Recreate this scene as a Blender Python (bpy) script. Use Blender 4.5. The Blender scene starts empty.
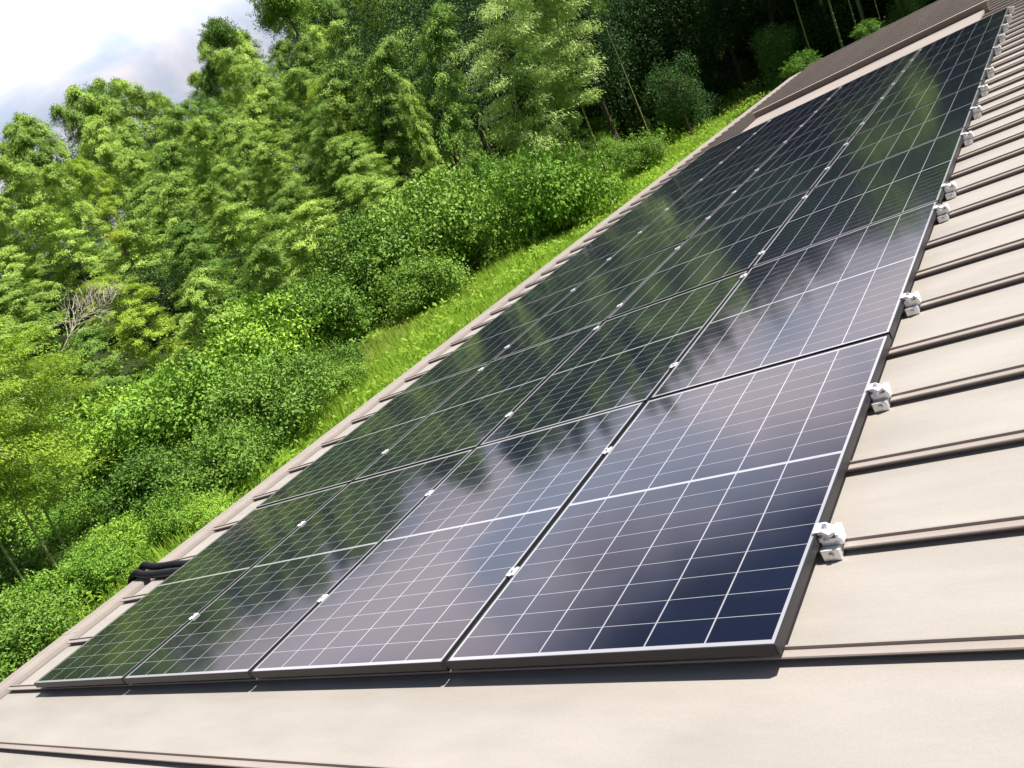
import bpy, math, random
import numpy as np
from mathutils import Matrix, Vector

# ------------------------------------------------------------------ camera, sky, sun, exposure
S = bpy.context.scene
COL = S.collection
PITCH = math.radians(4.0)            # the roof falls 4 degrees towards its eave (-x)
CT, ST = math.cos(PITCH), math.sin(PITCH)


def W(u, v, n=0.0):
    """roof frame (u across, v along, n above the panel tops) -> world"""
    return Vector((u * CT - n * ST, v, u * ST + n * CT))


CAM = W(0.93920273, -1.50856211, 1.25327525)
RIGHT = W(0.73907034, 0.48495461, -0.46754044)
DOWN = W(-0.24360731, -0.45467477, -0.85669501)
FWD = W(-0.62803703, 0.74705414, -0.21789815)
FPX = 841.36
cam = bpy.data.cameras.new('camera')
cam.sensor_width = 36.0
cam.lens = FPX / 1024 * 36.0
cam.clip_start = 0.05
cam.clip_end = 3000
camo = bpy.data.objects.new('camera', cam)
COL.objects.link(camo)
Mc = Matrix((RIGHT, -DOWN, -FWD)).transposed().to_4x4()
Mc.translation = CAM
camo.matrix_world = Mc
S.camera = camo

SUN_DIR = Vector((0.46, 0.30, 1.0)).normalized()        # towards the sun
sun_el = math.asin(SUN_DIR.z)
sun_az = math.atan2(SUN_DIR.x, SUN_DIR.y)

world = bpy.data.worlds.new('World')
S.world = world
world.use_nodes = True
wt = world.node_tree
wt.nodes.clear()


def wn(t, **k):
    n = wt.nodes.new(t)
    for a, b in k.items():
        setattr(n, a, b)
    return n


out = wn('ShaderNodeOutputWorld')
bg = wn('ShaderNodeBackground')
bg.inputs['Strength'].default_value = 0.052
sky = wn('ShaderNodeTexSky', sky_type='NISHITA', sun_disc=False)
sky.sun_elevation = sun_el
sky.sun_rotation = sun_az
sky.air_density = 1.0
sky.dust_density = 1.5
tc = wn('ShaderNodeTexCoord')
sep = wn('ShaderNodeSeparateXYZ')
wt.links.new(tc.outputs['Generated'], sep.inputs[0])
zz = wn('ShaderNodeMath', operation='MAXIMUM')
zz.inputs[1].default_value = 0.0
wt.links.new(sep.outputs['Z'], zz.inputs[0])
za = wn('ShaderNodeMath', operation='ADD')
za.inputs[1].default_value = 0.22
wt.links.new(zz.outputs[0], za.inputs[0])
dx = wn('ShaderNodeMath', operation='DIVIDE')
dy = wn('ShaderNodeMath', operation='DIVIDE')
wt.links.new(sep.outputs['X'], dx.inputs[0]); wt.links.new(za.outputs[0], dx.inputs[1])
wt.links.new(sep.outputs['Y'], dy.inputs[0]); wt.links.new(za.outputs[0], dy.inputs[1])
cmb = wn('ShaderNodeCombineXYZ')
wt.links.new(dx.outputs[0], cmb.inputs[0]); wt.links.new(dy.outputs[0], cmb.inputs[1])
noi = wn('ShaderNodeTexNoise')
noi.inputs['Scale'].default_value = 0.95
noi.inputs['Detail'].default_value = 6.0
noi.inputs['Roughness'].default_value = 0.55
noi.inputs['Distortion'].default_value = 0.3
wt.links.new(cmb.outputs[0], noi.inputs['Vector'])
# more cloud towards the horizon
lowb = wn('ShaderNodeMapRange')
lowb.inputs['From Min'].default_value = 0.30
lowb.inputs['From Max'].default_value = 0.52
lowb.inputs['To Min'].default_value = 0.32
lowb.inputs['To Max'].default_value = -0.16
wt.links.new(zz.outputs[0], lowb.inputs['Value'])
add = wn('ShaderNodeMath', operation='ADD')
wt.links.new(noi.outputs['Fac'], add.inputs[0]); wt.links.new(lowb.outputs[0], add.inputs[1])
cr = wn('ShaderNodeMapRange', interpolation_type='SMOOTHSTEP')
cr.inputs['From Min'].default_value = 0.42
cr.inputs['From Max'].default_value = 0.70
wt.links.new(add.outputs[0], cr.inputs['Value'])
mix = wn('ShaderNodeMix', data_type='RGBA')
wt.links.new(cr.outputs[0], mix.inputs['Factor'])
wt.links.new(sky.outputs[0], mix.inputs['A'])
# unseen cloud behind the camera is dimmed to darken faces turned that way
front = wn('ShaderNodeMapRange', interpolation_type='SMOOTHSTEP')
front.inputs['From Min'].default_value = -0.20
front.inputs['From Max'].default_value = 0.50
front.inputs['To Min'].default_value = 0.07
front.inputs['To Max'].default_value = 1.0
wt.links.new(sep.outputs['Y'], front.inputs['Value'])
cc = wn('ShaderNodeVectorMath', operation='SCALE')
tone = wn('ShaderNodeMix', data_type='RGBA')          # thin grey-blue veils within the white
tone.inputs['A'].default_value = (15.0, 18.0, 23.0, 1)
tone.inputs['B'].default_value = (28.0, 26.0, 27.2, 1)
noi2 = wn('ShaderNodeTexNoise')
noi2.inputs['Scale'].default_value = 1.7
noi2.inputs['Detail'].default_value = 5.0
noi2.inputs['Distortion'].default_value = 0.6
wt.links.new(cmb.outputs[0], noi2.inputs['Vector'])
t2 = wn('ShaderNodeMapRange', interpolation_type='SMOOTHSTEP')
t2.inputs['From Min'].default_value = 0.38
t2.inputs['From Max'].default_value = 0.60
wt.links.new(noi2.outputs['Fac'], t2.inputs['Value'])
wt.links.new(t2.outputs[0], tone.inputs['Factor'])
# the lowest band of cloud is dimmed; cloud above stays bright to feed panel reflections
lowd = wn('ShaderNodeMapRange', interpolation_type='SMOOTHSTEP')
lowd.inputs['From Min'].default_value = 0.19
lowd.inputs['From Max'].default_value = 0.335
lowd.inputs['To Min'].default_value = 0.35
lowd.inputs['To Max'].default_value = 1.0
wt.links.new(zz.outputs[0], lowd.inputs['Value'])
fl = wn('ShaderNodeMath', operation='MULTIPLY')
wt.links.new(front.outputs[0], fl.inputs[0]); wt.links.new(lowd.outputs[0], fl.inputs[1])
wt.links.new(tone.outputs['Result'], cc.inputs[0])
wt.links.new(fl.outputs[0], cc.inputs['Scale'])
wt.links.new(cc.outputs[0], mix.inputs['B'])
wt.links.new(mix.outputs['Result'], bg.inputs['Color'])
wt.links.new(bg.outputs[0], out.inputs[0])

sl = bpy.data.lights.new('sun', 'SUN')
sl.energy = 5.0
sl.angle = math.radians(0.53)
sl.color = (1.0, 0.95, 0.87)
so = bpy.data.objects.new('sun', sl)
COL.objects.link(so)
so.rotation_euler = SUN_DIR.to_track_quat('Z', 'Y').to_euler()
so.location = (20, 20, 60)

S.view_settings.view_transform = 'Standard'
S.view_settings.look = 'None'
S.view_settings.exposure = 0.78
S.view_settings.gamma = 1.0
S.render.engine = 'CYCLES'
S.cycles.max_bounces = 6
S.cycles.diffuse_bounces = 2
S.cycles.transmission_bounces = 3
S.cycles.transparent_max_bounces = 4
S.cycles.use_denoising = True

# ------------------------------------------------------------------ helpers
RNG = np.random.default_rng(11)


def tag(o, label=None, cat=None, group=None, kind=None):
    if label:
        o['label'] = label
    if cat:
        o['category'] = cat
    if group:
        o['group'] = group
    if kind:
        o['kind'] = kind
    return o


def empty(name, loc, rot=(0, 0, 0)):
    o = bpy.data.objects.new(name, None)
    o.empty_display_size = 0.2
    o.location = loc
    o.rotation_euler = rot
    COL.objects.link(o)
    return o


def link(name, me, parent=None):
    o = bpy.data.objects.new(name, me)
    COL.objects.link(o)
    if parent:
        o.parent = parent
    return o


class MB:
    def __init__(self):
        self.v, self.f, self.m = [], [], []

    def add(self, vs, fs, mi=0):
        b = len(self.v)
        self.v += [tuple(p) for p in vs]
        self.f += [tuple(i + b for i in f) for f in fs]
        self.m += [mi] * len(fs)

    def box(self, x0, x1, y0, y1, z0, z1, mi=0, M=None):
        vs = [(x, y, z) for z in (z0, z1) for y in (y0, y1) for x in (x0, x1)]
        if M is not None:
            vs = [M @ Vector(p) for p in vs]
        self.add(vs, [(0, 2, 3, 1), (4, 5, 7, 6), (0, 1, 5, 4), (2, 6, 7, 3), (0, 4, 6, 2), (1, 3, 7, 5)], mi)

    def extrude(self, prof, a, b, axis='y', closed=True, mi=0):
        """profile (p,q) in the plane across the axis, swept from a to b"""
        n = len(prof)
        if axis == 'y':
            vs = [(p, a, q) for p, q in prof] + [(p, b, q) for p, q in prof]
        else:
            vs = [(a, p, q) for p, q in prof] + [(b, p, q) for p, q in prof]
        fs = [(i, (i + 1) % n, n + (i + 1) % n, n + i) for i in range(n if closed else n - 1)]
        if closed:
            fs += [tuple(range(n))[::-1], tuple(range(n, 2 * n))]
        self.add(vs, fs, mi)

    def tube(self, pts, rad, sides=8, cap=True, mi=0):
        pts = [Vector(p) for p in pts]
        n = len(pts)
        ref = Vector((0, 0, 1))
        rows = []
        for i, p in enumerate(pts):
            t = (pts[min(i + 1, n - 1)] - pts[max(i - 1, 0)]).normalized()
            a = t.cross(ref)
            if a.length < 0.05:
                a = t.cross(Vector((1, 0, 0)))
            a.normalize()
            b = t.cross(a)
            r = rad[i] if hasattr(rad, '__len__') else rad
            rows.append([p + a * (r * math.cos(6.28318 * k / sides)) + b * (r * math.sin(6.28318 * k / sides)) for k in range(sides)])
        vs = [q for r in rows for q in r]
        fs = [(i * sides + k, i * sides + (k + 1) % sides, (i + 1) * sides + (k + 1) % sides, (i + 1) * sides + k)
              for i in range(n - 1) for k in range(sides)]
        if cap:
            fs += [tuple(range(sides))[::-1], tuple(range((n - 1) * sides, n * sides))]
        self.add(vs, fs, mi)

    def mesh(self, name, mats, smooth=False):
        me = bpy.data.meshes.new(name)
        me.from_pydata(self.v, [], self.f)
        for m in (mats if isinstance(mats, (list, tuple)) else [mats]):
            me.materials.append(m)
        me.polygons.foreach_set('material_index', self.m)
        if smooth:
            me.polygons.foreach_set('use_smooth', [True] * len(self.f))
        me.update()
        return me

    def build(self, name, mats, parent=None, smooth=False, bevel=0):
        o = link(name, self.mesh(name, mats, smooth), parent)
        if bevel:
            b = o.modifiers.new('bevel', 'BEVEL')
            b.width = bevel
            b.segments = 2
            b.limit_method = 'ANGLE'
        return o


def quads_mesh(name, V, mat, nv=4):
    """V: (n, nv, 3) -> one mesh of n separate faces"""
    V = np.asarray(V, dtype=np.float32)
    n = V.shape[0]
    me = bpy.data.meshes.new(name)
    me.vertices.add(n * nv)
    me.vertices.foreach_set('co', V.reshape(-1))
    me.loops.add(n * nv)
    me.loops.foreach_set('vertex_index', np.arange(n * nv, dtype=np.int32))
    me.polygons.add(n)
    me.polygons.foreach_set('loop_start', np.arange(0, n * nv, nv, dtype=np.int32))
    me.polygons.foreach_set('loop_total', np.full(n, nv, dtype=np.int32))
    me.materials.append(mat)
    me.update(calc_edges=True)
    me.validate()
    return me


def unit(a):
    return a / (np.linalg.norm(a, axis=-1, keepdims=True) + 1e-9)


def leaf_quads(c, d, nrm, ln, wd):
    """diamond leaves: base at c, pointing along d, face normal about nrm"""
    d = unit(d)
    s = unit(np.cross(d, nrm))
    ln = ln[:, None]
    wd = wd[:, None]
    mid = c + d * ln * 0.42
    return np.stack([c, mid + s * wd * .5, c + d * ln, mid - s * wd * .5], 1)


# ------------------------------------------------------------------ materials
def nodes(mat):
    mat.use_nodes = True
    nt = mat.node_tree
    return nt, nt.nodes['Principled BSDF']


def simple(name, col, rough=.5, metal=0.0, noise=0.0, nscale=8.0, bump=0.0, spec=.5, bscale=60.0):
    m = bpy.data.materials.new(name)
    nt, p = nodes(m)
    p.inputs['Base Color'].default_value = (*col, 1)
    p.inputs['Roughness'].default_value = rough
    p.inputs['Metallic'].default_value = metal
    p.inputs['Specular IOR Level'].default_value = spec
    t = nt.nodes.new('ShaderNodeTexCoord')
    if noise:
        n = nt.nodes.new('ShaderNodeTexNoise')
        n.inputs['Scale'].default_value = nscale
        n.inputs['Detail'].default_value = 5
        nt.links.new(t.outputs['Object'], n.inputs['Vector'])
        r = nt.nodes.new('ShaderNodeMapRange')
        r.inputs['To Min'].default_value = 1 - noise
        r.inputs['To Max'].default_value = 1 + noise
        r.inputs['From Min'].default_value = .25
        r.inputs['From Max'].default_value = .75
        nt.links.new(n.outputs['Fac'], r.inputs['Value'])
        mx = nt.nodes.new('ShaderNodeVectorMath')
        mx.operation = 'SCALE'
        mx.inputs[0].default_value = col
        nt.links.new(r.outputs[0], mx.inputs['Scale'])
        nt.links.new(mx.outputs[0], p.inputs['Base Color'])
    if bump:
        n2 = nt.nodes.new('ShaderNodeTexNoise')
        n2.inputs['Scale'].default_value = bscale
        n2.inputs['Detail'].default_value = 4
        nt.links.new(t.outputs['Object'], n2.inputs['Vector'])
        b = nt.nodes.new('ShaderNodeBump')
        b.inputs['Strength'].default_value = bump
        b.inputs['Distance'].default_value = .01
        nt.links.new(n2.outputs['Fac'], b.inputs['Height'])
        nt.links.new(b.outputs[0], p.inputs['Normal'])
    return m


def leafmat(name, col, col2, transl=.35, rough=.45, nscale=.6, vary=.25):
    m = bpy.data.materials.new(name)
    m.use_nodes = True
    nt = m.node_tree
    nt.nodes.clear()
    o = nt.nodes.new('ShaderNodeOutputMaterial')
    p = nt.nodes.new('ShaderNodeBsdfPrincipled')
    p.inputs['Roughness'].default_value = rough
    p.inputs['Specular IOR Level'].default_value = .16
    tr = nt.nodes.new('ShaderNodeBsdfTranslucent')
    ms = nt.nodes.new('ShaderNodeMixShader')
    ms.inputs[0].default_value = transl
    t = nt.nodes.new('ShaderNodeTexCoord')
    n = nt.nodes.new('ShaderNodeTexNoise')
    n.inputs['Scale'].default_value = nscale
    n.inputs['Detail'].default_value = 3
    oi = nt.nodes.new('ShaderNodeObjectInfo')
    ad = nt.nodes.new('ShaderNodeVectorMath')
    ad.operation = 'ADD'
    nt.links.new(t.outputs['Object'], ad.inputs[0])
    nt.links.new(oi.outputs['Location'], ad.inputs[1])
    nt.links.new(ad.outputs[0], n.inputs['Vector'])
    # colour between two leaf tones: per plant and per spray
    geo = nt.nodes.new('ShaderNodeNewGeometry')
    s1 = nt.nodes.new('ShaderNodeMath'); s1.operation = 'MULTIPLY'; s1.inputs[1].default_value = .6
    nt.links.new(oi.outputs['Random'], s1.inputs[0])
    s2 = nt.nodes.new('ShaderNodeMath'); s2.operation = 'MULTIPLY_ADD'; s2.inputs[1].default_value = .5
    nt.links.new(n.outputs['Fac'], s2.inputs[0]); nt.links.new(s1.outputs[0], s2.inputs[2])
    s3 = nt.nodes.new('ShaderNodeMath'); s3.operation = 'MULTIPLY_ADD'; s3.inputs[1].default_value = .3
    nt.links.new(geo.outputs['Random Per Island'], s3.inputs[0]); nt.links.new(s2.outputs[0], s3.inputs[2])
    r = nt.nodes.new('ShaderNodeMapRange')
    r.inputs['From Min'].default_value = .2
    r.inputs['From Max'].default_value = 1.12
    nt.links.new(s3.outputs[0], r.inputs['Value'])
    mx = nt.nodes.new('ShaderNodeMix'); mx.data_type = 'RGBA'
    mx.inputs['A'].default_value = (*col, 1)
    mx.inputs['B'].default_value = (*col2, 1)
    nt.links.new(r.outputs[0], mx.inputs['Factor'])
    nt.links.new(mx.outputs['Result'], p.inputs['Base Color'])
    nt.links.new(mx.outputs['Result'], tr.inputs['Color'])
    nt.links.new(p.outputs[0], ms.inputs[1]); nt.links.new(tr.outputs[0], ms.inputs[2])
    nt.links.new(ms.outputs[0], o.inputs[0])
    return m


M = {}
M['bamboo'] = leafmat('bamboo_leaf', (.055, .165, .022), (.50, .69, .13), .16, .55)
M['bamboo_yellow'] = leafmat('bamboo_young_leaf', (.25, .41, .03), (.42, .56, .07), .33, .55)
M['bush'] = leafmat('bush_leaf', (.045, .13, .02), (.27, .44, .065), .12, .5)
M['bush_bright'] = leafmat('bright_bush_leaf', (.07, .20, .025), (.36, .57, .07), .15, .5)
M['tree'] = leafmat('shaded_tree_leaf', (.02, .06, .016), (.055, .125, .025), .2, .55)  # leaves darkened to carry the shade of the wood
M['grass'] = leafmat('grass_blade', (.27, .47, .045), (.46, .64, .09), .5, .5, .35)
M['dry'] = leafmat('dry_leaf', (.36, .42, .09), (.50, .50, .15), .35, .7)
M['yellow'] = leafmat('yellow_leaf', (.45, .54, .06), (.62, .66, .10), .4, .6)
M['culm'] = simple('bamboo_culm', (.23, .27, .09), .45, noise=.25, nscale=1.5)
M['drycane'] = simple('dry_cane', (.46, .41, .33), .8, noise=.2, nscale=3)
M['bark'] = simple('bark', (.13, .10, .075), .9, noise=.35, nscale=4, bump=.4, bscale=20)
M['soil'] = simple('soil', (.028, .042, .012), .95, noise=.4, nscale=.6, bump=.5, bscale=3, spec=.05)
M['rim'] = simple('anodised_frame', (.022, .022, .025), .42, .0, noise=.08, nscale=20, spec=.3)
M['alu'] = simple('bare_aluminium', (.86, .86, .87), .32, .45, noise=.05, nscale=60)
M['bolt'] = simple('steel_bolt', (.55, .55, .56), .3, 1.0)
M['rubber'] = simple('black_conduit', (.012, .012, .014), .42)
M['wall'] = simple('wall_siding', (.55, .50, .44), .8, noise=.06, nscale=2)
M['backsheet'] = simple('backsheet', (.6, .6, .6), .6)


def roof_material(name, col):
    m = bpy.data.materials.new(name)
    nt, p = nodes(m)
    t = nt.nodes.new('ShaderNodeTexCoord')
    mp = nt.nodes.new('ShaderNodeMapping')
    mp.inputs['Scale'].default_value = (.55, 2.2, 1)      # streaks run down the slope
    nt.links.new(t.outputs['Object'], mp.inputs[0])
    n1 = nt.nodes.new('ShaderNodeTexNoise'); n1.inputs['Scale'].default_value = 2.3; n1.inputs['Detail'].default_value = 7; n1.inputs['Roughness'].default_value = .62
    nt.links.new(mp.outputs[0], n1.inputs['Vector'])
    n2 = nt.nodes.new('ShaderNodeTexNoise'); n2.inputs['Scale'].default_value = 160; n2.inputs['Detail'].default_value = 2
    nt.links.new(t.outputs['Object'], n2.inputs['Vector'])
    r = nt.nodes.new('ShaderNodeMapRange')
    r.inputs['From Min'].default_value = .3; r.inputs['From Max'].default_value = .7
    r.inputs['To Min'].default_value = .86; r.inputs['To Max'].default_value = 1.06
    nt.links.new(n1.outputs['Fac'], r.inputs['Value'])
    r2 = nt.nodes.new('ShaderNodeMapRange')
    r2.inputs['From Min'].default_value = .3; r2.inputs['From Max'].default_value = .7
    r2.inputs['To Min'].default_value = .96; r2.inputs['To Max'].default_value = 1.04
    nt.links.new(n2.outputs['Fac'], r2.inputs['Value'])
    mu = nt.nodes.new('ShaderNodeMath'); mu.operation = 'MULTIPLY'
    nt.links.new(r.outputs[0], mu.inputs[0]); nt.links.new(r2.outputs[0], mu.inputs[1])
    sc = nt.nodes.new('ShaderNodeVectorMath'); sc.operation = 'SCALE'
    sc.inputs[0].default_value = col
    nt.links.new(mu.outputs[0], sc.inputs['Scale'])
    nt.links.new(sc.outputs[0], p.inputs['Base Color'])
    p.inputs['Roughness'].default_value = .5
    p.inputs['Specular IOR Level'].default_value = .35
    n3 = nt.nodes.new('ShaderNodeTexNoise'); n3.inputs['Scale'].default_value = 1.6; n3.inputs['Detail'].default_value = 3
    nt.links.new(mp.outputs[0], n3.inputs['Vector'])
    b = nt.nodes.new('ShaderNodeBump'); b.inputs['Strength'].default_value = .25; b.inputs['Distance'].default_value = .02
    nt.links.new(n3.outputs['Fac'], b.inputs['Height'])
    nt.links.new(b.outputs[0], p.inputs['Normal'])
    return m


M['roof'] = roof_material('roof_sheet', (.355, .327, .297))
M['seam'] = roof_material('roof_seam', (.345, .298, .27))
M['flash'] = roof_material('flashing', (.325, .28, .25))
M['liner'] = roof_material('dark_flashing', (.15, .125, .12))  # much darker than the other flashing
M['bar'] = roof_material('brown_trim', (.24, .18, .15))

# --- the cell face: cells, cell gaps, the gap across the middle, faint busbars
PW, PL = 1.134, 1.79          # one panel
PU, PV = 1.154, 1.81          # pitch of the array


def cell_material():
    m = bpy.data.materials.new('solar_cells')
    nt, p = nodes(m)
    L = nt.links

    def mt(op, a, b=None, c=None):
        n = nt.nodes.new('ShaderNodeMath')
        n.operation = op
        for i, x in enumerate((a, b, c)):
            if x is None:
                continue
            if isinstance(x, (int, float)):
                n.inputs[i].default_value = x
            else:
                L.new(x, n.inputs[i])
        return n.outputs[0]

    t = nt.nodes.new('ShaderNodeTexCoord')
    s = nt.nodes.new('ShaderNodeSeparateXYZ')
    L.new(t.outputs['Object'], s.inputs[0])
    X, Y = s.outputs['X'], s.outputs['Y']
    mx, my, gap = .0145, .021, .013  # pale margin: backsheet, widened to carry the rim's sky glint
    cw = (PW - 2 * mx) / 6
    rh = (PL / 2 - my - gap / 2) / 9
    xi = mt('DIVIDE', mt('SUBTRACT', X, mx), cw)
    fx = mt('ABSOLUTE', mt('SUBTRACT', mt('FRACT', xi), .5))
    lx = mt('GREATER_THAN', fx, .5 - .0024 / cw)
    # distance from the middle of the panel, so both halves count alike
    yc = mt('ABSOLUTE', mt('SUBTRACT', Y, PL / 2))
    yi = mt('DIVIDE', mt('SUBTRACT', yc, gap / 2), rh)
    fy = mt('ABSOLUTE', mt('SUBTRACT', mt('FRACT', yi), .5))
    ly = mt('GREATER_THAN', fy, .5 - .001 / rh)
    mid = mt('LESS_THAN', yc, gap / 2)
    ey = mt('GREATER_THAN', yc, PL / 2 - my)
    ex = mt('GREATER_THAN', mt('ABSOLUTE', mt('SUBTRACT', X, PW / 2)), PW / 2 - mx)
    # cut corners of the cells: small diamonds at every second row line
    white = mt('MAXIMUM', mt('MAXIMUM', lx, ly), mt('MAXIMUM', mid, mt('MAXIMUM', ey, ex)))
    # busbars
    bb = mt('ABSOLUTE', mt('SUBTRACT', mt('FRACT', mt('MULTIPLY', xi, 10)), .5))
    bus = mt('MULTIPLY', mt('LESS_THAN', bb, .03), .07)
    cellid = nt.nodes.new('ShaderNodeCombineXYZ')
    L.new(mt('FLOOR', xi), cellid.inputs[0])
    L.new(mt('FLOOR', mt('DIVIDE', Y, rh)), cellid.inputs[1])
    oi = nt.nodes.new('ShaderNodeObjectInfo')
    L.new(oi.outputs['Random'], cellid.inputs[2])
    wn_ = nt.nodes.new('ShaderNodeTexWhiteNoise')
    L.new(cellid.outputs[0], wn_.inputs['Vector'])
    c1 = nt.nodes.new('ShaderNodeMix'); c1.data_type = 'RGBA'
    c1.inputs['A'].default_value = (.004, .006, .015, 1)
    c1.inputs['B'].default_value = (.006, .009, .023, 1)
    L.new(wn_.outputs['Value'], c1.inputs['Factor'])
    c2 = nt.nodes.new('ShaderNodeMix'); c2.data_type = 'RGBA'
    L.new(bus, c2.inputs['Factor'])
    L.new(c1.outputs['Result'], c2.inputs['A'])
    c2.inputs['B'].default_value = (.03, .03, .04, 1)
    c3 = nt.nodes.new('ShaderNodeMix'); c3.data_type = 'RGBA'
    L.new(white, c3.inputs['Factor'])
    L.new(c2.outputs['Result'], c3.inputs['A'])
    c3.inputs['B'].default_value = (.33, .33, .36, 1)
    L.new(c3.outputs['Result'], p.inputs['Base Color'])
    p.inputs['Roughness'].default_value = .085
    p.inputs['IOR'].default_value = 1.54
    p.inputs['Specular Tint'].default_value = (1.0, .81, .90, 1)
    # dust and a gently uneven glass
    n = nt.nodes.new('ShaderNodeTexNoise'); n.inputs['Scale'].default_value = 2.2; n.inputs['Detail'].default_value = 2
    L.new(t.outputs['Object'], n.inputs['Vector'])
    b = nt.nodes.new('ShaderNodeBump'); b.inputs['Strength'].default_value = .05; b.inputs['Distance'].default_value = .02
    L.new(n.outputs['Fac'], b.inputs['Height'])
    L.new(b.outputs[0], p.inputs['Normal'])
    n4 = nt.nodes.new('ShaderNodeTexNoise'); n4.inputs['Scale'].default_value = 9; n4.inputs['Detail'].default_value = 5
    L.new(t.outputs['Object'], n4.inputs['Vector'])
    rr = nt.nodes.new('ShaderNodeMapRange')
    rr.inputs['To Min'].default_value = .065; rr.inputs['To Max'].default_value = .09
    L.new(n4.outputs['Fac'], rr.inputs['Value'])
    L.new(rr.outputs[0], p.inputs['Roughness'])
    return m


M['cells'] = cell_material()

# ------------------------------------------------------------------ terrain
GZ = -3.0


def ground_z(x, y):
    x = np.asarray(x, float); y = np.asarray(y, float)
    d = np.maximum(-19.0 - x, y - 50.0)
    d = np.where(d > 0, d, 0)
    rise = 0.30 * d * (1 - np.exp(-d / 4.0))
    rise = 17 * (1 - np.exp(-rise / 17)) * 1.0
    wob = .35 * np.sin(x * .31 + 1.3) * np.cos(y * .27) + .2 * np.sin(x * .83 + y * .6)
    return GZ + rise + wob * np.clip(d / 6, 0, 1) + .05 * np.sin(x * 1.7) * np.sin(y * 1.3)


gx = np.concatenate([np.linspace(-1200, -130, 14), np.linspace(-120, 60, 121), np.linspace(75, 1200, 14)])
gy = np.concatenate([np.linspace(-1200, -60, 14), np.linspace(-50, 130, 121), np.linspace(145, 1200, 14)])
XX, YY = np.meshgrid(gx, gy, indexing='ij')
ZZ = ground_z(XX, YY)
me = bpy.data.meshes.new('ground')
nx, ny = len(gx), len(gy)
vs = np.stack([XX, YY, ZZ], -1).reshape(-1, 3)
fs = [(i * ny + j, (i + 1) * ny + j, (i + 1) * ny + j + 1, i * ny + j + 1) for i in range(nx - 1) for j in range(ny - 1)]
me.from_pydata(vs.tolist(), [], fs)
me.materials.append(M['soil'])
me.polygons.foreach_set('use_smooth', [True] * len(fs))
tag(link('ground', me), kind='structure')


def ray(px, py):
    d = RIGHT * ((px - 512) / FPX) + DOWN * ((py - 384) / FPX) + FWD
    return d


def at(px, py, D):
    d = ray(px, py)
    return CAM + d * (D / math.hypot(d.x, d.y))


def hit(px, py, lo=8.0, hi=90.0):
    """where a line of sight meets the terrain"""
    D = lo
    while D < hi:
        p = at(px, py, D)
        if p.z <= float(ground_z(p.x, p.y)):
            return p, D
        D += .25
    return at(px, py, hi), hi


# ------------------------------------------------------------------ the house: roof, seams, gutter, flashing
RN = -.08                     # roof sheet below the panel tops
U0, U1, V0, V1 = -5.17, 6.2, -5.0, 22.6
house = empty('house', (0, 8.8, GZ))
tag(house, 'low house under a beige standing seam metal roof carrying the solar array', 'house')
RM = Matrix.Rotation(-PITCH, 4, 'Y')


def roofpart(mb, name, mats, parent=None, bevel=0, smooth=False):
    """mesh in roof coordinates, child of the house or of one of its parts"""
    if parent is None:
        o = mb.build(name, mats, house, smooth, bevel)
        o.location = Vector((0, 0, 0)) - house.location
        o.rotation_euler = (0, -PITCH, 0)
    else:
        o = mb.build(name, mats, parent, smooth, bevel)
    return o


mb = MB()
mb.box(U0, U1, V0, V1, RN - .03, RN)
roof = roofpart(mb, 'roof', M['roof'])
SP, S0 = .428, .02
k0 = int((V0 - S0) / SP) + 1
k1 = int((V1 - S0) / SP)
prof = [(.017, RN + .001), (.009, RN + .019), (.0, RN + .0195), (-.001, RN + .0215), (.001, RN + .0245), (.026, RN + .0245), (.0275, RN + .033), (.033, RN + .033), (.033, RN + .001)]
sm = MB()
sm.extrude(prof, U0 - .012, U1 - .02, axis='x')
sme = sm.mesh('seam', M['seam'])
for k in range(k0, k1 + 1):
    o = link('seam', sme, roof)
    o.location = (0, S0 + SP * k, 0)
# gutter along the eave
mb = MB()
g = [(-5.175, RN - .045), (-5.175, RN - .13), (-5.36, RN - .13), (-5.385, RN - .012), (-5.50, RN - .012), (-5.505, RN - .024),
     (-5.525, RN - .024), (-5.53, RN - .016), (-5.70, RN - .022), (-5.705, RN - .16), (-5.69, RN - .16), (-5.69, RN - .035),
     (-5.41, RN - .03), (-5.375, RN - .145), (-5.16, RN - .145), (-5.16, RN - .045)]
mb.extrude(g, V0, V1 + .05, axis='y')
gut = roofpart(mb, 'gutter', M['flash'])
for v in (.62, 6.6, 12.6, 18.6):     # lap joints of the gutter lengths
    mb = MB()
    mb.extrude([(-5.39, RN - .0105), (-5.50, RN - .0105), (-5.506, RN - .0225), (-5.524, RN - .0225), (-5.529, RN - .0145), (-5.702, RN - .0205),
                (-5.707, RN - .161), (-5.7055, RN - .161), (-5.701, RN - .022), (-5.529, RN - .016), (-5.524, RN - .024), (-5.507, RN - .024), (-5.50, RN - .012), (-5.39, RN - .012)],
               v, v + .05, axis='y')
    roofpart(mb, 'joint_cover', M['flash'], gut)
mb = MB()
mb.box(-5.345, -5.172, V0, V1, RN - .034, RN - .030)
roofpart(mb, 'eave_flashing', M['liner'])
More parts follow.
